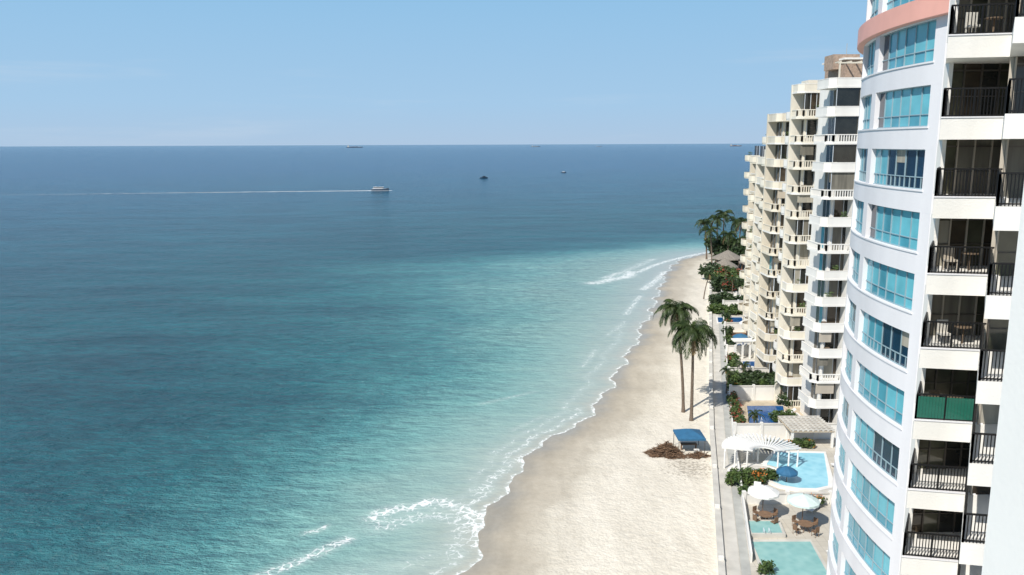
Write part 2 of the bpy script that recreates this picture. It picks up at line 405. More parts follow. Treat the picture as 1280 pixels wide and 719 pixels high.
A=Asm('white_apartment_tower')
A.box('walls','white2',6.36,17,-14,10,.9,37)
for k in range(12):
    z=1.5+3*k
    for y in(-10,-5,0):
        A.box('windows','g_dark',6.34,6.37,y,y+2.4,z+.9,z+2.3)
        A.box('window_sills','white2',6.22,6.358,y-.1,y+2.5,z+.78,z+.9)
A.box('parapet','white2',6.3,17.06,-14.06,10.06,37.003,37.3)
A.finish()

# ------------------------------------------------------------------ mid-distance stepped tower
A=Asm('stepped_condominium_tower')
def parapet(p,q,z,style,wm):
    if style=='solid':
        A.wall('balcony_parapets',wm,p,q,.12,z,z+.80); A.wall('balcony_caps','white',p,q,.17,z+.802,z+.88)
    else:
        A.wall('balcony_parapets',wm,p,q,.14,z,z+.15); A.wall('balcony_parapets',wm,p,q,.16,z+.80,z+.9)
        d=Vector((q[0]-p[0],q[1]-p[1])); n=max(2,int(d.length/.28))
        for i in range(n+1):
            c=Vector(p)+d*i/n; h=.05 if i not in(0,n) else .1
            A.box('balusters',wm,c.x-h,c.x+h,c.y-h,c.y+h,z+.15,z+.80)
def pane(p,q,z0,z1,n):
    d=(Vector(q)-Vector(p))
    for i in range(n):
        a=Vector(p)+d*i/n; b2=Vector(p)+d*(i+1)/n
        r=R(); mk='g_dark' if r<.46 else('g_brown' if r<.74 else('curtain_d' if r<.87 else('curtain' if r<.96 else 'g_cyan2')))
        A.add('windows',mk,[(a.x,a.y,z0),(b2.x,b2.y,z0),(b2.x,b2.y,z1),(a.x,a.y,z1)],[(0,1,2,3)])
        A.wall('window_frames','dframe' if n%2 else 'frame',(a.x-.025,a.y-.025),(a.x+.025,a.y+.025),.05,z0,z1)
def potted(x,y,z,s=.45):
    A.cyl('flower_pots','terra',x,y,z,z+.35,.14,8,.2)
    vs=[];fs=[]
    for i in range(40):
        p=Vector((x,y,z+.5+s*.4))+Vector((U(-1,1),U(-1,1),U(-.7,1)))*s*.6; a=Vector((U(-1,1),U(-1,1),U(-.2,1))).normalized()*.16; w_=a.orthogonal().normalized()*.06; o=len(vs)
        vs+=[tuple(p-a),tuple(p+w_),tuple(p+a),tuple(p-w_)]; fs.append((o,o+1,o+2,o+3))
    A.add('leaves','bush',vs,fs)
def tooth(x0,y0,w,L,nf,style,wm,dep=1.4,pier=True):
    x1=x0+w; y1=y0+L
    A.box('walls',wm,x0+dep,x1,y0+dep,y1+3,.9,1+3*nf)
    for i in range(nf+1):
        z=1+3*i; ch=.7
        poly=[(x0+ch,y0),(x1,y0),(x1,y1),(x0,y1),(x0,y0+ch)]
        A.prism('balcony_slabs','white' if i%2 else wm,poly,z-.2,z)
        st='solid' if i==nf else (style if style!='mix' else ('solid' if R()<.45 else 'rail'))
        o=.1
        parapet((x0+ch,y0+o),(x1,y0+o),z,st,wm); parapet((x0+o,y0+ch),(x0+o,y1),z,st,wm); parapet((x0+ch,y0+o),(x0+o,y0+ch),z,st,wm)
        if i<nf:
            pane((x0+dep+.3,y0+dep-.03),(min(x1,x0+dep+7)-.2,y0+dep-.03),z+.05,z+2.7,max(2,int(min(w-dep,7)/1.1)))
            if L-dep>.8: pane((x0+dep-.03,y0+dep+.3),(x0+dep-.03,y1-.2),z+.05,z+2.7,max(1,int((L-dep)/1.1)))
            if R()<.3:
                A.box('blinds',random.choice(['curtain','curtain_d','beige']),x0+.6,x0+.6+U(1,2.2),y0+.22,y0+.26,z+U(1.5,2),z+2.78)
            if R()<.25:
                pane((x0+.8,y0+.2),(x1-.6,y0+.2),z+.9,z+2.78,4)
            if R()<.35:
                cx=x0+U(1,2.5); A.box('air_conditioner','conc',cx,cx+.7,y0+dep-.5,y0+dep-.08,z+.02,z+.6)
            if R()<.4:
                cx=x0+U(.6,2.2); A.box('balcony_furniture','chair',cx,cx+.5,y0+.4,y0+.8,z,z+.95)
            if R()<.4: potted(x0+U(.8,2.5),y0+.45,z+.35,.6)
    if pier:
        A.box('piers',wm,x1-.5,x1-.1,y0-.06,y0+dep,.9,1+3*nf+.9)
        A.box('piers',wm,x0-.05,x0+dep,y1-.02,y1+.3,.9,1+3*nf+.9)
tooth(34.3,88.3,14,4.0,13,'mix','white',1.5,False)
for px_ in(37.6,41): A.box('piers','white',px_,px_+.35,88.22,89.8,.9,40.6)
tooth(34.0,97,4.2,2.4,13,'mix','cream',1.3)
tooth(35.2,108,4.5,4,12,'mix','cream2',1.2)
tooth(37.6,120,4.5,4,10,'mix','cream',1.2)
tooth(41.1,134,5,5,10,'solid','cream2',1.2)
A.prism('walls','cream',[(36.6,92.3),(50,92.3),(50,101),(36.9,101)],.9,40.4)
A.prism('walls','cream2',[(36.2,99.3),(50,99.3),(55,124),(40,124),(37.5,112)],.9,37.2)
A.prism('walls','cream',[(39.6,119),(55,119),(62,150),(45,150),(42.8,139)],.9,31.4)
def halfround(cx,cy,r,nf,z00,wm):
    for i in range(nf):
        z=z00+3*i; n=8
        pts=[(cx+r*math.cos(math.radians(90+180*j/n)),cy+r*math.sin(math.radians(90+180*j/n))) for j in range(n+1)]
        A.prism('balcony_slabs',wm,pts,z-.2,z)
        for a,b2 in zip(pts[:-1],pts[1:]): A.wall('balcony_parapets',wm,a,b2,.12,z,z+.85)
        pane((cx-.03,cy-r*.7),(cx-.03,cy+r*.7),z+.02,z+2.5,2)
        if R()<.3: potted(cx-r*.6,cy,z+.3,.6)
halfround(37.35,114.6,1.9,11,4,'cream')
halfround(36.8,104.0,1.7,12,4,'white')
halfround(39.9,128.5,2.0,10,4,'cream2')
halfround(40.9,132.2,1.6,10,4,'cream')
halfround(43.6,144,2.0,10,4,'cream2')
A.box('penthouse','brick',36.5,44,90.2,96,40.3,42.9)
A.box('penthouse','white',36.2,44.3,89.9,96.3,42.903,43.1)
A.box('penthouse','brick',35.6,38.5,91.4,94,42.0,43.6)
for i in range(7): A.box('roof_pergola','cream2',35.3+i*1.1,35.42+i*1.1,88.6,90.1,42.5,42.63)
A.box('roof_pergola','cream2',35.1,42.6,88.6,88.75,42.35,42.497)
for xx in(35.2,38.8,42.4): A.box('roof_pergola','cream2',xx,xx+.15,88.6,88.75,40.2,42.35)
A.box('penthouse','cream',35.6,38.2,98.6,101,40.4,41.4)
A.box('penthouse','cream2',36.8,41,109.6,114,37.2,37.75); A.box('penthouse','terra',36.5,41.3,109.3,114.3,37.753,37.95)
A.box('penthouse','cream',39.6,44,121.6,127,31.2,33.0)
A.box('water_tank','conc',43,46,136,139,31.2,32.6)
for (x,y,z) in((37.2,91.9,43.6),(40.5,122.5,33.0)): A.rod('antenna','grey',(x,y,z),(x,y,z+1.2),.03)
A.finish()

# ------------------------------------------------------------------ terrace, walls, pools
T=1.0
edge=[(-9,-60),(-1,-20),(9.6,28),(16.6,59),(20.7,77.5),(23.2,88.8),(26.7,103.5),(31.7,124),(38.8,153),(44.9,178),(52,207),(57,224)]
A=Asm('terrace'); A.prism('paving','pave',edge+[(80,232),(320,232),(320,-60)],-.6,T); A.finish()
A=Asm('beach_walkway')
def strip(off0,off1,z0,z1,part,mk,e=edge):
    L=[(x+off0,y) for x,y in e]; Rr=[(x+off1,y) for x,y in e]
    for i in range(len(e)-1): A.prism(part,mk,[L[i],Rr[i],Rr[i+1],L[i+1]],z0,z1)
strip(.28,1.5,T+.004,T+.03,'path','conc'); strip(1.55,2.3,T+.004,T+.02,'gutter','grey')
A.finish()
A=Asm('sea_wall'); strip(-.2,.22,-.3,1.2,'wall','white'); strip(-.27,.29,1.202,1.28,'coping','conc')
for i in range(len(edge)-1):
    a,b2=Vector(edge[i]),Vector(edge[i+1]); n=int((b2-a).length/7)
    for j in range(n):
        c=a+(b2-a)*j/n; A.box('posts','white',c.x-.18,c.x+.2,c.y-.17,c.y+.17,1.283,1.55)
A.finish()
def ex(y):
    for a,b2 in zip(edge[:-1],edge[1:]):
        if a[1]<=y<=b2[1]: return a[0]+(b2[0]-a[0])*(y-a[1])/(b2[1]-a[1])
    return edge[-1][0]
for y,L,h in((69.6,8,1.0),(86.2,12,1.7),(100.2,12,1.8),(109.5,10,1.6),(122.5,9,1.5),(138.5,8,1.6),(158,12,1.7),(170,12,1.2),(200,14,1.3)):
    A=Asm('garden_wall'); A.box('wall','white',ex(y)+2.4,ex(y)+2.4+L,y-.12,y+.12,T,T+h); A.box('coping','conc',ex(y)+2.35,ex(y)+2.45+L,y-.18,y+.18,T+h+.002,T+h+.1)
    n=int(L/3)
    for i in range(n+1): A.box('pillars','white',ex(y)+2.36+i*L/n,ex(y)+2.66+i*L/n,y-.2,y+.2,T,T+h+.25)
    A.finish()
A=Asm('garden_wall')
ee=[p for p in edge if 50<p[1]<180]
strip(2.35,2.5,T,T+.8,'wall','white',ee); A.finish()

def pool(name,poly,wm,cope='conc',h=.14,off=.35):
    A=Asm(name)
    c=Vector((sum(p[0] for p in poly)/len(poly),sum(p[1] for p in poly)/len(poly)))
    out=[]
    for p in poly:
        d=Vector(p)-c; out.append(tuple(c+d*(1+off/d.length)))
    n=len(poly)
    for i in range(n):
        j=(i+1)%n; A.prism('coping',cope,[poly[i],poly[j],out[j],out[i]],T+.004,T+h)
    A.prism('water',wm,poly,T+.005,T+h-.04)
    p=poly[0]
    for dx in(0,.45):
        A.rod('ladder','frame',(p[0]+1+dx,p[1]+.1,T+h),(p[0]+1+dx,p[1]+.1,T+.8),.025); A.rod('ladder','frame',(p[0]+1+dx,p[1]+.1,T+.8),(p[0]+1+dx,p[1]-.35,T+.6),.025)
    A.finish()
pool('swimming_pool',[(18.9,50),(23.6,50),(24.4,57),(24.9,62.2),(20.0,62.2),(19.6,57)],'poolg')
pool('hot_tub',[(20.3,63.2),(22.9,63.2),(23.2,65.4),(20.6,65.4)],'poolg',h=.4,off=.3)
cur=[(25.2,74.6),(26.2,73.2),(27.6,72.5),(29.2,72.4),(30.6,73),(31.2,74.5),(33.4,81.3),(28.3,81.6),(26.4,78.5)]
pool('swimming_pool',cur,'poola','white',.25,.5)
pool('swimming_pool',[(28.2,91),(32.6,91),(34.4,97.4),(29.8,97.4)],'poold','tan')
pool('swimming_pool',[(33.9,112.2),(37.2,112.2),(38.6,118.5),(35.2,118.5)],'poold','white')
pool('swimming_pool',[(34.9,126.4),(39.2,126.4),(39.8,131),(35.9,131)],'poold','white')
pool('swimming_pool',[(38.4,145.5),(43.2,145.5),(44,150),(39.4,150)],'poold','white')
def sheet(name,poly,mk,z=.004):
    A=Asm(name); A.prism('surface',mk,poly,T+z,T+z+.012); A.finish()
sheet('tile_deck',[(26.2,87.2),(38,87.2),(38.5,99.6),(28.8,99.6)],'tan',.002)
sheet('tile_deck',[(34.2,123.2),(42,123.2),(45,137.5),(37.8,137.5)],'terra')
sheet('tile_deck',[(31.6,110.2),(40,110.2),(41,121.8),(34.2,121.8)],'conc')
sheet('wooden_deck',[(36.4,133),(41,133),(41.8,137.8),(37.6,137.8)],'wood',.02)

A=Asm('pool_steps')
for i in range(5):
    r=3.6-i*.5; c=(24.9,76.5)
    pts=[(c[0]+r*math.cos(math.radians(100+16*j)),c[1]+r*.8*math.sin(math.radians(100+16*j))) for j in range(-6,7)]
    A.prism('steps','white' if i%2 else 'conc',pts,T+.004,T+.08+.07*i)
A.finish()
A=Asm('pergola')
for i in range(26):
    a=math.radians(10+i*6.3); c=(25.5,76.9)
    p=(c[0]+1.1*math.cos(a),c[1]+1.0*math.sin(a)); q=(c[0]+4.1*math.cos(a),c[1]+5.0*math.sin(a))
    A.wall('slats','fabw',p,q,.17,3.15,3.28)
for rr in(1.6,2.8,3.8):
    pts=[(25.5+rr*math.cos(math.radians(x)),76.9+rr*1.18*math.sin(math.radians(x))) for x in range(10,171,16)]
    for a,b2 in zip(pts[:-1],pts[1:]): A.wall('beams','white',a,b2,.14,2.98,3.145)
    for a in pts[::5]: A.cyl('posts','white',a[0],a[1],T,2.98,.09,8)
A.finish()
A=Asm('lattice_shelter')
for i in range(9): A.box('lattice','conc',30.6+i*.55,30.8+i*.55,83.3,88,2.9,3.0)
for j in range(9): A.box('lattice','conc',30.5,35.3,83.4+j*.55,83.55+j*.55,3.002,3.1)
A.box('roof','tan',30.5,35.3,83.3,88,2.8,2.87)
for x in(30.7,35.1):
    for y in(83.5,87.8): A.box('posts','white',x-.12,x+.12,y-.12,y+.12,T,2.798)
A.finish()
A=Asm('white_arcade')
for i in range(5):
    x=34.6+i*1.15; A.box('columns','white',x-.13,x+.13,120.3,120.6,T,3.2)
    if i<4:
        n=8
        prev=None
        for j in range(n+1):
            t=math.pi*j/n; X=x+.575-.44*math.cos(t); Z=3.0+.44*math.sin(t)
            if prev: A.add('arches','white',[(prev[0],120.3,prev[1]),(X,120.3,Z),(X,120.3,3.7),(prev[0],120.3,3.7),(prev[0],120.6,prev[1]),(X,120.6,Z),(X,120.6,3.7),(prev[0],120.6,3.7)],[(0,1,2,3),(4,5,6,7),(0,1,5,4)])
            prev=(X,Z)
A.box('roof','white',34.3,39.5,120.2,122,3.702,3.9)
A.finish()

# ------------------------------------------------------------------ furniture
def umbrella(x,y,r,mk,h=2.5):
    A=Asm('patio_umbrella'); n=16
    vs=[(x,y,T+h+.55)];fs=[]
    for i in range(n):
        a=2*math.pi*i/n; rr=r*.55; vs.append((x+rr*math.cos(a),y+rr*math.sin(a),T+h+.33-(.04 if i%2 else 0)))
    for dz in(0,-.18):
        for i in range(n):
            a=2*math.pi*i/n; f=1 if i%2==0 else .96; vs.append((x+r*math.cos(a)*f,y+r*math.sin(a)*f,T+h+dz))
    for i in range(n):
        j=(i+1)%n; fs+=[(0,1+i,1+j),(1+i,1+n+i,1+n+j,1+j),(1+n+i,1+2*n+i,1+2*n+j,1+n+j)]
    A.add('canopy',mk,vs,fs)
    A.cyl('pole','wood',x,y,T,T+h+.5,.04,8); A.cyl('base','conc',x,y,T+.004,T+.12,.3,12); A.cyl('finial','wood',x,y,T+h+.5,T+h+.7,.04,8,.01)
    for i in range(8):
        a=2*math.pi*i/8; A.rod('ribs','wood',(x,y,T+h+.3),(x+r*.95*math.cos(a),y+r*.95*math.sin(a),T+h+.01),.015)
    A.finish(recalc=False)
def chair(x,y,a,mk='wood'):
    A=Asm('patio_chair'); c,s=math.cos(a),math.sin(a)
    def q(u,v): return (x+u*c-v*s,y+u*s+v*c)
    A.prism('seat',mk,[q(-.23,-.23),q(.23,-.23),q(.23,.23),q(-.23,.23)],T+.42,T+.47)
    A.prism('backrest',mk,[q(.2,-.23),q(.25,-.23),q(.25,.23),q(.2,.23)],T+.5,T+.95)
    for u in(-.2,.2):
        for v in(-.2,.2): p=q(u,v); A.rod('legs',mk,(p[0],p[1],T+.01),(p[0],p[1],T+.42),.02)
    for v in(-.24,.24): p=q(-.2,v);r=q(.22,v); A.rod('armrests',mk,(p[0],p[1],T+.65),(r[0],r[1],T+.67),.02)
    A.finish()
def table_set(x,y):
    A=Asm('patio_table'); A.cyl('top','wood',x,y,T+.70,T+.75,.65,18)
    for i in range(4):
        a=math.pi/4+i*math.pi/2; A.rod('legs','wood',(x+.1*math.cos(a),y+.1*math.sin(a),T+.7),(x+.4*math.cos(a),y+.4*math.sin(a),T+.01),.03)
    A.finish()
    for i in range(4):
        a=i*math.pi/2+.5; chair(x+1.05*math.cos(a),y+1.05*math.sin(a),a)
def lounger(x,y,a,mk='fabw'):
    A=Asm('sun_lounger'); c,s=math.cos(a),math.sin(a)
    def q(u,v,z): return (x+u*c-v*s,y+u*s+v*c,T+z)
    A.add('mattress',mk,[q(-1,-.32,.32),q(.35,-.32,.32),q(.35,.32,.32),q(-1,.32,.32),q(-1,-.32,.4),q(.35,-.32,.4),q(.35,.32,.4),q(-1,.32,.4)],[(0,1,2,3),(4,5,6,7),(0,1,5,4),(1,2,6,5),(2,3,7,6),(3,0,4,7)])
    A.add('backrest',mk,[q(.36,-.32,.32),q(.95,-.32,.75),q(.95,.32,.75),q(.36,.32,.32),q(.33,-.32,.4),q(.9,-.32,.83),q(.9,.32,.83),q(.33,.32,.4)],[(0,1,2,3),(4,5,6,7),(0,1,5,4),(1,2,6,5),(2,3,7,6),(3,0,4,7)])
    for u in(-.9,.3,.8):
        for v in(-.28,.28): A.rod('legs','frame',q(u,v,.01),q(u,v,.32),.02)
    A.finish()
umbrella(22.3,66.8,1.4,'fabw'); table_set(22.3,66.0)
umbrella(25.2,65.0,1.4,'fabc'); table_set(25.2,64.2)
umbrella(26.9,74.0,1.05,'fabb',1.3)
for x,y,a in((26.3,58.2,.3),(26.5,60.2,.3),(26.2,56.2,.3),(26.0,54.4,.3),(33.6,92.5,0),(33.9,94.2,0),(34.2,76,.2),(33.9,78,.2),(23.3,71.8,1.2),(36.4,105.5,1),(41.3,128,0),(41.5,130,0),(27.4,68.2,.8)): lounger(x,y,a)
umbrella(36.6,124.6,1.3,'fabb'); umbrella(40.4,134.5,1.3,'fabw'); umbrella(37.2,109.6,1.3,'fabw')

# ------------------------------------------------------------------ vegetation
def leafcloud(A,part,mk,c,r,n,size):
    vs=[];fs=[]
    lob=[(Vector((U(-.6,.6)*r[0],U(-.6,.6)*r[1],U(-.35,.5)*r[2])),U(.4,.75)) for _ in range(9)]
    for i in range(n):
        l,k=random.choice(lob)
        while True:
            p=Vector((U(-1,1),U(-1,1),U(-1,1)))
            if .35<p.length<1: break
        p=Vector((p.x*r[0]*k,p.y*r[1]*k,p.z*r[2]*k))+l+Vector(c)
        if p.z<T-.2: continue
        a=Vector((U(-1,1),U(-1,1),U(-.4,.7))).normalized(); b2=a.orthogonal().normalized()
        b2.rotate(Matrix.Rotation(U(0,6.28),3,a)); s=size*U(.6,1.4); o=len(vs)
        vs+=[tuple(p-a*s),tuple(p+b2*s*.4),tuple(p+a*s),tuple(p-b2*s*.4)]; fs.append((o,o+1,o+2,o+3))
    A.add(part,mk,vs,fs)
def bush(x,y,rx,ry,rz,mk='bush',n=900,size=.22,fl=None,name='shrub',h=None):
    A=Asm(name); zc=T+(rz*.75 if h is None else h)
    leafcloud(A,'leaves',mk,(x,y,zc),(rx,ry,rz),n,size)
    for i in range(5):
        A.rod('stems','bark',(x+U(-.2,.2)*rx,y+U(-.2,.2)*ry,T),(x+U(-.6,.6)*rx,y+U(-.6,.6)*ry,zc+rz*.4),.05,.02,5)
    if fl: leafcloud(A,'flowers',fl,(x,y,zc+.15),(rx*1.03,ry*1.03,rz*1.03),n//6,size*.7)
    A.finish()
def palm(x,y,z0,top,nf=26,fl=3.0,r=.17,name='palm_tree'):
    A=Asm(name); tx,ty,tz=top
    n=24; segs=10
    vs=[];fs=[]
    for i in range(n+1):
        t=i/n; cx=x+(tx-x)*t**1.5; cy=y+(ty-y)*t**1.5; cz=z0-.2+(tz-z0+.2)*t
        rr=r*(1.35-.55*t) if t>.06 else r*1.8-t*5*r*.8
        if i%2: rr*=.93
        for j in range(segs):
            a=2*math.pi*j/segs; vs.append((cx+rr*math.cos(a),cy+rr*math.sin(a),cz))
    for i in range(n):
        for j in range(segs): fs.append((i*segs+j,i*segs+(j+1)%segs,(i+1)*segs+(j+1)%segs,(i+1)*segs+j))
    A.add('trunk','bark',vs,fs)
    C0=Vector((tx,ty,tz))
    for f in range(nf):
        az=f*2.39996+U(-.3,.3); q=f/nf
        el=math.radians(80-118*q+U(-12,12)); L=fl*U(.8,1.12)*(0.8+.3*math.sin(q*3.1)); dry=(q>.93)
        hd=Vector((math.cos(az),math.sin(az),0)); p=C0+hd*.1; ns=22; st=L/ns; e=el
        side=Vector((-math.sin(az),math.cos(az),0)); lv=[];lf=[]; rp=p.copy()
        tw=U(-.4,.4)
        for i in range(ns):
            e-=math.radians(3.2+5.0*i/ns)*(.8+.5*(1-q))
            e=max(e,math.radians(-86))
            dr=hd*math.cos(e)+Vector((0,0,1))*math.sin(e); np_=p+dr*st
            up=side.cross(dr)
            ll=fl*.25*(math.sin(math.pi*min(1,(i+1.2)/ns*.93+.07))**.6)*U(.8,1.15)
            for sg in(-1,1):
                for h in(0,.33,.66):
                    bpnt=p+dr*st*h
                    tip=bpnt+(side*sg*U(.6,.85)+dr*U(.4,.7)-Vector((0,0,1))*(.35+U(0,.5))+up*(-tw*sg)).normalized()*ll
                    o=len(lv); w=dr*.036*fl/3
                    mid=(bpnt+tip)/2+Vector((0,0,.05))
                    lv+=[tuple(bpnt),tuple(mid+w),tuple(tip),tuple(mid-w)]; lf.append((o,o+1,o+2,o+3))
            if i%4==0 or i==ns-1:
                A.rod('rachis','leafdry' if dry else 'leaf',rp,np_,.035*(1-i/ns)+.008,None,4); rp=np_.copy()
            p=np_
        A.add('fronds','leafdry' if dry else 'leaf',lv,lf)
    for i in range(7):
        a=U(0,6.28); c=C0+Vector((.28*math.cos(a),.28*math.sin(a),-.25+U(-.15,.1)))
        A.rod('coconuts','leafdry',c-Vector((0,0,.13)),c+Vector((0,0,.13)),.11,.08,6)
    A.finish()
palm(21.9,93.6,.5,(21.7,93.4,12.0),38,3.9,.17)
palm(21.6,96.8,.5,(20.4,97.1,13.8),34,3.4,.16)
palm(41.5,170,T,(42.5,170,6.2),16,1.6,.1)
for x,y,h,tx in((57.5,222,13.5,-.5),(60,226,14.5,0),(62.5,220,12.5,.8),(55.3,219,10.5,-.8),(64,229,12,.5),(59,217,9.5,.2),(66,222,11,1),(56.5,230,11.5,-1),(61,215,8,0),(68,226,9.5,.4)):
    palm(x,y,T,(x+tx,y,T+h-1),18,3.8,.18)
for x,y,h in((28.6,102.8,3.2),(27.9,88.3,2.2),(21.0,49.3,1.5),(32.2,108,2.6),(38.2,121,3.0),(34.6,99.2,2.8),(47,168,4.5),(49,181,5)):
    palm(x,y,T,(x+.1,y,T+h),12,1.4,.08)
palm(40.6,123.5,33.0,(40.7,123.5,34.5),11,1.2,.07)
for i in range(7): bush(21.5+i*.7,73.9+U(-.5,.7)+i*.1,.8,.8,U(.6,.95),'bush',650,.17,'flower' if i==4 else None)
bush(22.2,71.4,.8,.8,.6,'bush',500,.2); bush(19.6,57.2,.7,.6,.7,'bush',400,.15); bush(19.3,52,.7,.9,.8,'bush',500,.17)
bush(26.4,69.2,.8,.5,.6,'bush2',400,.16); bush(28,69,.8,.5,.6,'bush',400,.16,'flower')
for i in range(6): bush(28.0+i*.9,82.9+.1*i,.7,.5,.6,'bush',420,.18,'flower' if i%2 else None)
for x,y in((26.6,89),(26.9,92),(27.6,95),(28.2,98)): bush(x,y,.7,1.4,1.0,'bush',600,.2,'redflower')
bush(32.6,92.2,1.5,1.3,.8,'bush',900,.22); bush(34.8,97.8,1.2,1,.9,'bush2',700,.22)
for i in range(10): bush(29.9+i*1.1,103.2+U(-.6,.6),1.2,1.4,1.4+U(-.2,.4),'bush2' if i%3 else 'bush',1100,.26)
for i in range(6): bush(30.8+i*1.3,107.2+U(-.6,.6),1.1,1.2,1.1,'bush2',700,.26)
for y in(101.8,104.4,107,111): bush(ex(y)+3.2,y,.9,1.1,1.1,'bush',600,.25,'flower' if y<105 else None)
for i in range(6): bush(39.6+i*1.4,153.5+U(-.6,.6),1.3,1.3,1.1,'bush',600,.3)
for i in range(7): bush(42+i*1.3,161+U(-2,2),1.6,2,1.4,'bush2',700,.32)
for i in range(16): bush(47+U(0,9),173+U(0,25),U(1.6,2.6),U(1.6,2.6),U(1.5,2.4),random.choice(['bush','bush2']),800,.4,'redflower' if R()<.3 else None)
for i in range(12): bush(U(57,75),U(211,230),3,3,2.6,'bush2',900,.5,name='broadleaf_tree',h=U(2.5,4.5))
for i in range(9): bush(ex(112+i*6)+3.1,112+i*6,.9,1.6,.9,'bush' if i%2 else 'bush2',520,.25,'redflower' if i%4==1 else None)

def palapa(x,y,r,h):
    A=Asm('thatched_palapa'); n=28
    vs=[];fs=[]
    for j,(rr,zz) in enumerate(((.15,h+1.9),(r*.4,h+1.15),(r*.75,h+.45),(r,h-.05),(r*1.02,h-.35))):
        for i in range(n):
            a=2*math.pi*i/n; k=1+(U(-.05,.05) if j>1 else 0); vs.append((x+rr*k*math.cos(a),y+rr*k*math.sin(a),T+zz+U(-.06,.06)))
    for j in range(4):
        for i in range(n): fs.append((j*n+i,j*n+(i+1)%n,(j+1)*n+(i+1)%n,(j+1)*n+i))
    A.add('roof','thatch',vs,fs)
    for i in range(8):
        a=2*math.pi*i/8; A.cyl('posts','wood',x+r*.8*math.cos(a),y+r*.8*math.sin(a),T,T+h+.2,.1,6)
    A.cyl('posts','wood',x,y,T,T+h+1.8,.12,6); A.finish(recalc=False)
palapa(57.2,210,4.0,3.2); palapa(53.5,199,3.2,2.6); palapa(62,204,3.4,2.8)

# ------------------------------------------------------------------ beach canopy + debris
A=Asm('beach_canopy_tent'); x,y,g=19.5,84.0,.5; r=1.4
for sx in(-1,1):
    for sy in(-1,1): A.rod('legs','dframe',(x+sx*r,y+sy*r,g),(x+sx*r,y+sy*r,g+1.9),.035)
vs=[(x-r-.1,y-r-.1,g+1.9),(x+r+.1,y-r-.1,g+1.9),(x+r+.1,y+r+.1,g+1.9),(x-r-.1,y+r+.1,g+1.9),(x-.5,y-.5,g+2.35),(x+.5,y-.5,g+2.35),(x+.5,y+.5,g+2.35),(x-.5,y+.5,g+2.35),(x,y,g+2.55)]
vs+=[(v[0],v[1],g+1.7) for v in vs[:4]]
A.add('canopy','fabb',vs,[(0,1,5,4),(1,2,6,5),(2,3,7,6),(3,0,4,7),(4,5,8),(5,6,8),(6,7,8),(7,4,8),(0,1,10,9),(1,2,11,10),(2,3,12,11),(3,0,9,12)])
A.box('table','wood',x-.9,x+.9,y-.2,y+.5,g+.7,g+.76)
for sx in(-.8,.8): A.box('table','wood',x+sx-.04,x+sx+.04,y-.1,y+.4,g,g+.7)
A.box('cooler','grey',x+.4,x+.9,y-1.1,y-.7,g,g+.4); A.box('cooler','fabw',x+.38,x+.92,y-1.12,y-.68,g+.402,g+.48)
A.finish(recalc=False)
def pile(cx0,cy0,rx,ry,hh,n):
    A=Asm('dry_palm_frond_pile'); vs=[];fs=[]
    for i in range(n):
        a=U(0,6.28); q=R()**.6; k=1+.25*math.sin(3*a+cx0)+.12*math.sin(7*a); cx=cx0+rx*q*k*math.cos(a); cy=cy0+ry*q*k*math.sin(a); zz=.5+max(0,(1-q))*U(0,1)*hh
        d=Vector((U(-1,1),U(-1,1),U(-.3,.6))).normalized()*U(.12,.5); w=d.orthogonal().normalized()*.045; p=Vector((cx,cy,zz)); o=len(vs)
        vs+=[tuple(p-d),tuple(p+w),tuple(p+d),tuple(p-w)]; fs.append((o,o+1,o+2,o+3))
    A.add('strands','debris',vs,fs)
    for i in range(10):
        a=U(0,6.28); A.rod('branches','bark',(cx0+rx*.5*math.cos(a),cy0+ry*.5*math.sin(a),.6),(cx0+rx*.9*math.cos(a+.5),cy0+ry*.9*math.sin(a+.5),U(.8,1.3)),.04,.02,5)
    A.finish()
pile(16.9,83.0,2.0,1.7,1.5,2200); pile(20.0,82.0,1.3,.6,.8,700)

# ------------------------------------------------------------------ boats
def hull(A,x,y,L,W,H,a,mk,deck='hullw'):
    c,s=math.cos(a),math.sin(a)
    def q(u,v,z): return (x+u*c-v*s,y+u*s+v*c,z)
    st=[(-.5,.8,.9),(-.2,1,.95),(.1,.98,1),(.3,.75,1.1),(.43,.38,1.25),(.5,.03,1.4)]
    vs=[];fs=[]
    for t,w,h in st:
        for v,zz in((-1,1),(-.75,0),(0,-.35),(.75,0),(1,1)): vs.append(q(t*L,v*w*W/2,zz*h*H if zz>0 else zz*H*.5-.05))
    for i in range(len(st)-1):
        for j in range(4): fs.append((i*5+j,i*5+j+1,i*5+6+j,i*5+5+j))
    fs.append((0,1,2,3,4))
    A.add('hull',mk,vs,fs)
    A.add('deck',deck,[vs[i*5] for i in range(6)]+[vs[i*5+4] for i in range(6)],[(i,i+1,i+7,i+6) for i in range(5)])
    return q
A=Asm('motor_yacht'); q=hull(A,-98,600,13,4.2,1.5,-.03,'hulld')
def cab(u0,u1,w,z0,z1,mk,part):
    A.prism(part,mk,[q(u0,-w,0)[:2],q(u1,-w,0)[:2],q(u1+.6,0,0)[:2],q(u1,w,0)[:2],q(u0,w,0)[:2]],z0,z1)
cab(-5,2.4,1.7,1.6,2.0,'hullw','cabin'); cab(-4.8,2.2,1.65,2.0,2.6,'g_dark','cabin_windows'); cab(-5,2.3,1.75,2.6,2.8,'hullw','cabin'); cab(-3.4,0,1.4,3.6,3.72,'fabb','sun_roof')
for u in(-3.2,-.2):
    for v in(-1.2,1.2): p=q(u,v,0); A.rod('roof_posts','frame',(p[0],p[1],2.8),(p[0],p[1],3.6),.05)
A.finish()
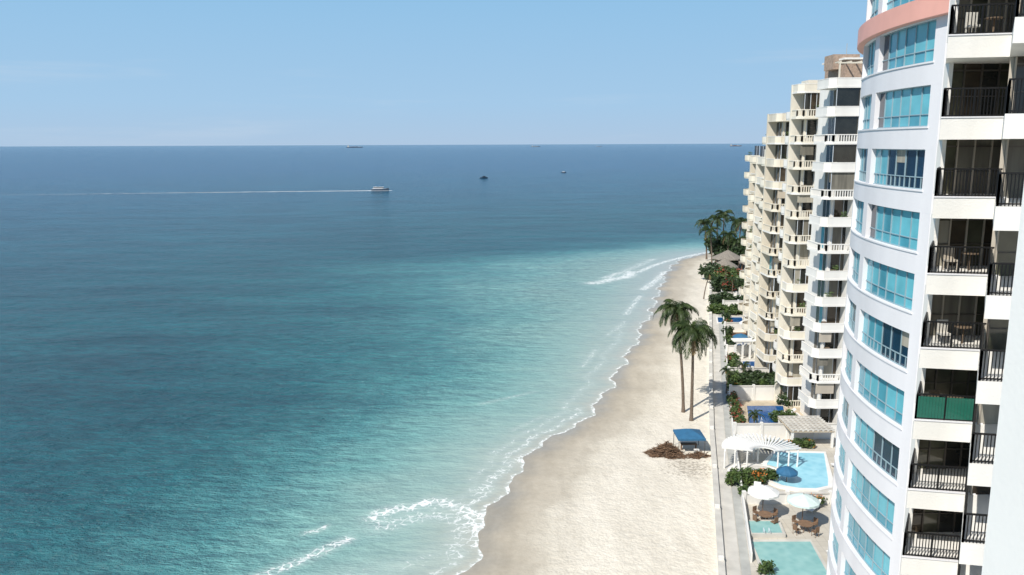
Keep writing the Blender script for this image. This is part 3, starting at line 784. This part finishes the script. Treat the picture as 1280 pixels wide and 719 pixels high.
A=Asm('small_boat'); q=hull(A,-28,812,8,2.6,1.0,.2,'hulld','hulld'); cab(-1.5,1.5,.9,1.0,2.2,'hulld','cabin'); cab(-1.2,1.3,.92,1.5,1.9,'g_dark','cabin_windows'); A.finish()
A=Asm('small_boat'); q=hull(A,62,960,6,2.2,.8,.2,'hulld','hulld'); cab(-1.5,1.0,.8,.8,1.5,'hullw','cabin'); A.finish()
def ship(x,y,L,mk,a):
    global q,A
    A=Asm('cargo_ship'); q=hull(A,x,y,L,L*.16,L*.045,a,mk,'hullh')
    def bx(u0,u1,w,z0,z1,m2,part): A.prism(part,m2,[q(u0,-w,0)[:2],q(u1,-w,0)[:2],q(u1,w,0)[:2],q(u0,w,0)[:2]],z0,z1)
    h=L*.045
    bx(-L*.44,-L*.34,L*.06,h,h+L*.09,'conc','superstructure'); bx(-L*.42,-L*.38,L*.02,h+L*.09,h+L*.12,'hullh','funnel')
    for i in range(5): bx(-L*.26+i*L*.12,-L*.17+i*L*.12,L*.06,h,h+L*.02*(1+i%2),random.choice(['conc','hullr','hullh','conc']),'cargo')
    for u in(-.1,.14,.36): p=q(u*L,0,0); A.rod('mast','conc',(p[0],p[1],h),(p[0],p[1],h+L*.1),L*.003)
    A.finish()
ship(-1660,8600,170,'hullh',.1); ship(270,9000,100,'hullh',.2); ship(960,8900,60,'hullh',-.2); ship(2430,8800,130,'hullr',.1)

m,nt,b=new_mat('wake_foam'); tc=nd(nt,'ShaderNodeTexCoord').outputs['Object']
b.inputs['Base Color'].default_value=(.78,.83,.85,1); b.inputs['Roughness'].default_value=.6
al=attr(nt,'strength'); nn=noise_n(nt,mapping(nt,tc,(.3,1,1)),.35,5,.6)
nt.links.new(math_n(nt,'MULTIPLY',maprange(nt,math_n(nt,'ADD',al,nn),.55,1.35),.95),b.inputs['Alpha'])
pts=[(-89,600.3),(-105,599.6),(-130,597),(-170,592),(-220,585),(-280,576),(-340,566),(-400,556)]
vs=[];fs=[];at=[]
pts=smooth(pts,2)
for i,(x,y) in enumerate(pts):
    t=i/(len(pts)-1); w=(1.5 if x>-92 else 5+5*t); s_=1.15-1.05*t**.75
    if x>-108: s_=1.6
    vs+=[(x,y-w,.05),(x,y,.06),(x,y+w,.05)]; at+=[0,s_,0]
for i in range(len(pts)-1): fs+=[(i*3,i*3+1,i*3+4,i*3+3),(i*3+1,i*3+2,i*3+5,i*3+4)]
me=bpy.data.meshes.new('boat_wake'); me.from_pydata(vs,[],fs)
a=me.attributes.new('strength','FLOAT','POINT'); a.data.foreach_set('value',at); me.materials.append(m)
scene.collection.objects.link(bpy.data.objects.new('boat_wake',me))

# ------------------------------------------------------------------ light, world, camera
SUN=Vector((-.62,-.68,.95)).normalized()
el=math.asin(SUN.z); az=math.atan2(SUN.x,SUN.y)%(2*math.pi)
w=bpy.data.worlds.new('World'); scene.world=w; w.use_nodes=True; nt=w.node_tree
bg=nt.nodes['Background']; sk=nd(nt,'ShaderNodeTexSky',sky_type='NISHITA')
sk.sun_disc=False; sk.sun_elevation=el; sk.sun_rotation=az; sk.altitude=0; sk.air_density=1.0; sk.dust_density=.4; sk.ozone_density=3.0
g=nd(nt,'ShaderNodeTexCoord').outputs['Generated']; sx=nd(nt,'ShaderNodeSeparateXYZ'); nt.links.new(g,sx.inputs[0])
haze=ramp(nt,maprange(nt,sx.outputs[2],0,.4,0,1,False),[(0,(.43,.58,.76)),(.12,(.38,.59,.81)),(.5,(.27,.53,.80)),(1,(.20,.44,.78))])
cl=noise_n(nt,mapping(nt,g,(1.2,1.2,14)),2.2,6,.6)
haze=mixc(nt,maprange(nt,cl,.52,.80,0,.30),haze,(.62,.71,.82))
sc=nd(nt,'ShaderNodeVectorMath',operation='SCALE'); nt.links.new(haze,sc.inputs[0]); sc.inputs['Scale'].default_value=10.0
sky=mixc(nt,maprange(nt,sx.outputs[2],.12,.65,1,0),sk.outputs[0],sc.outputs[0])
nt.links.new(sky,bg.inputs[0]); bg.inputs[1].default_value=.10
L=bpy.data.lights.new('sun','SUN'); L.energy=5.0; L.angle=math.radians(.53); L.color=(1,.955,.875)
o=bpy.data.objects.new('sun',L); scene.collection.objects.link(o); o.rotation_euler=SUN.to_track_quat('Z','Y').to_euler()

cam=bpy.data.cameras.new('camera'); cam.lens=36*1000/1280; cam.sensor_width=36; cam.clip_end=80000; cam.clip_start=.1
co=bpy.data.objects.new('camera',cam); scene.collection.objects.link(co); scene.camera=co
rot=Euler((math.radians(90-10.18),0,0)).to_matrix()@Matrix.Rotation(math.radians(-.22),3,'Z')
co.matrix_world=Matrix.Translation((0,0,34))@rot.to_4x4()
scene.view_settings.view_transform='Standard'; scene.view_settings.look='None'; scene.view_settings.exposure=0
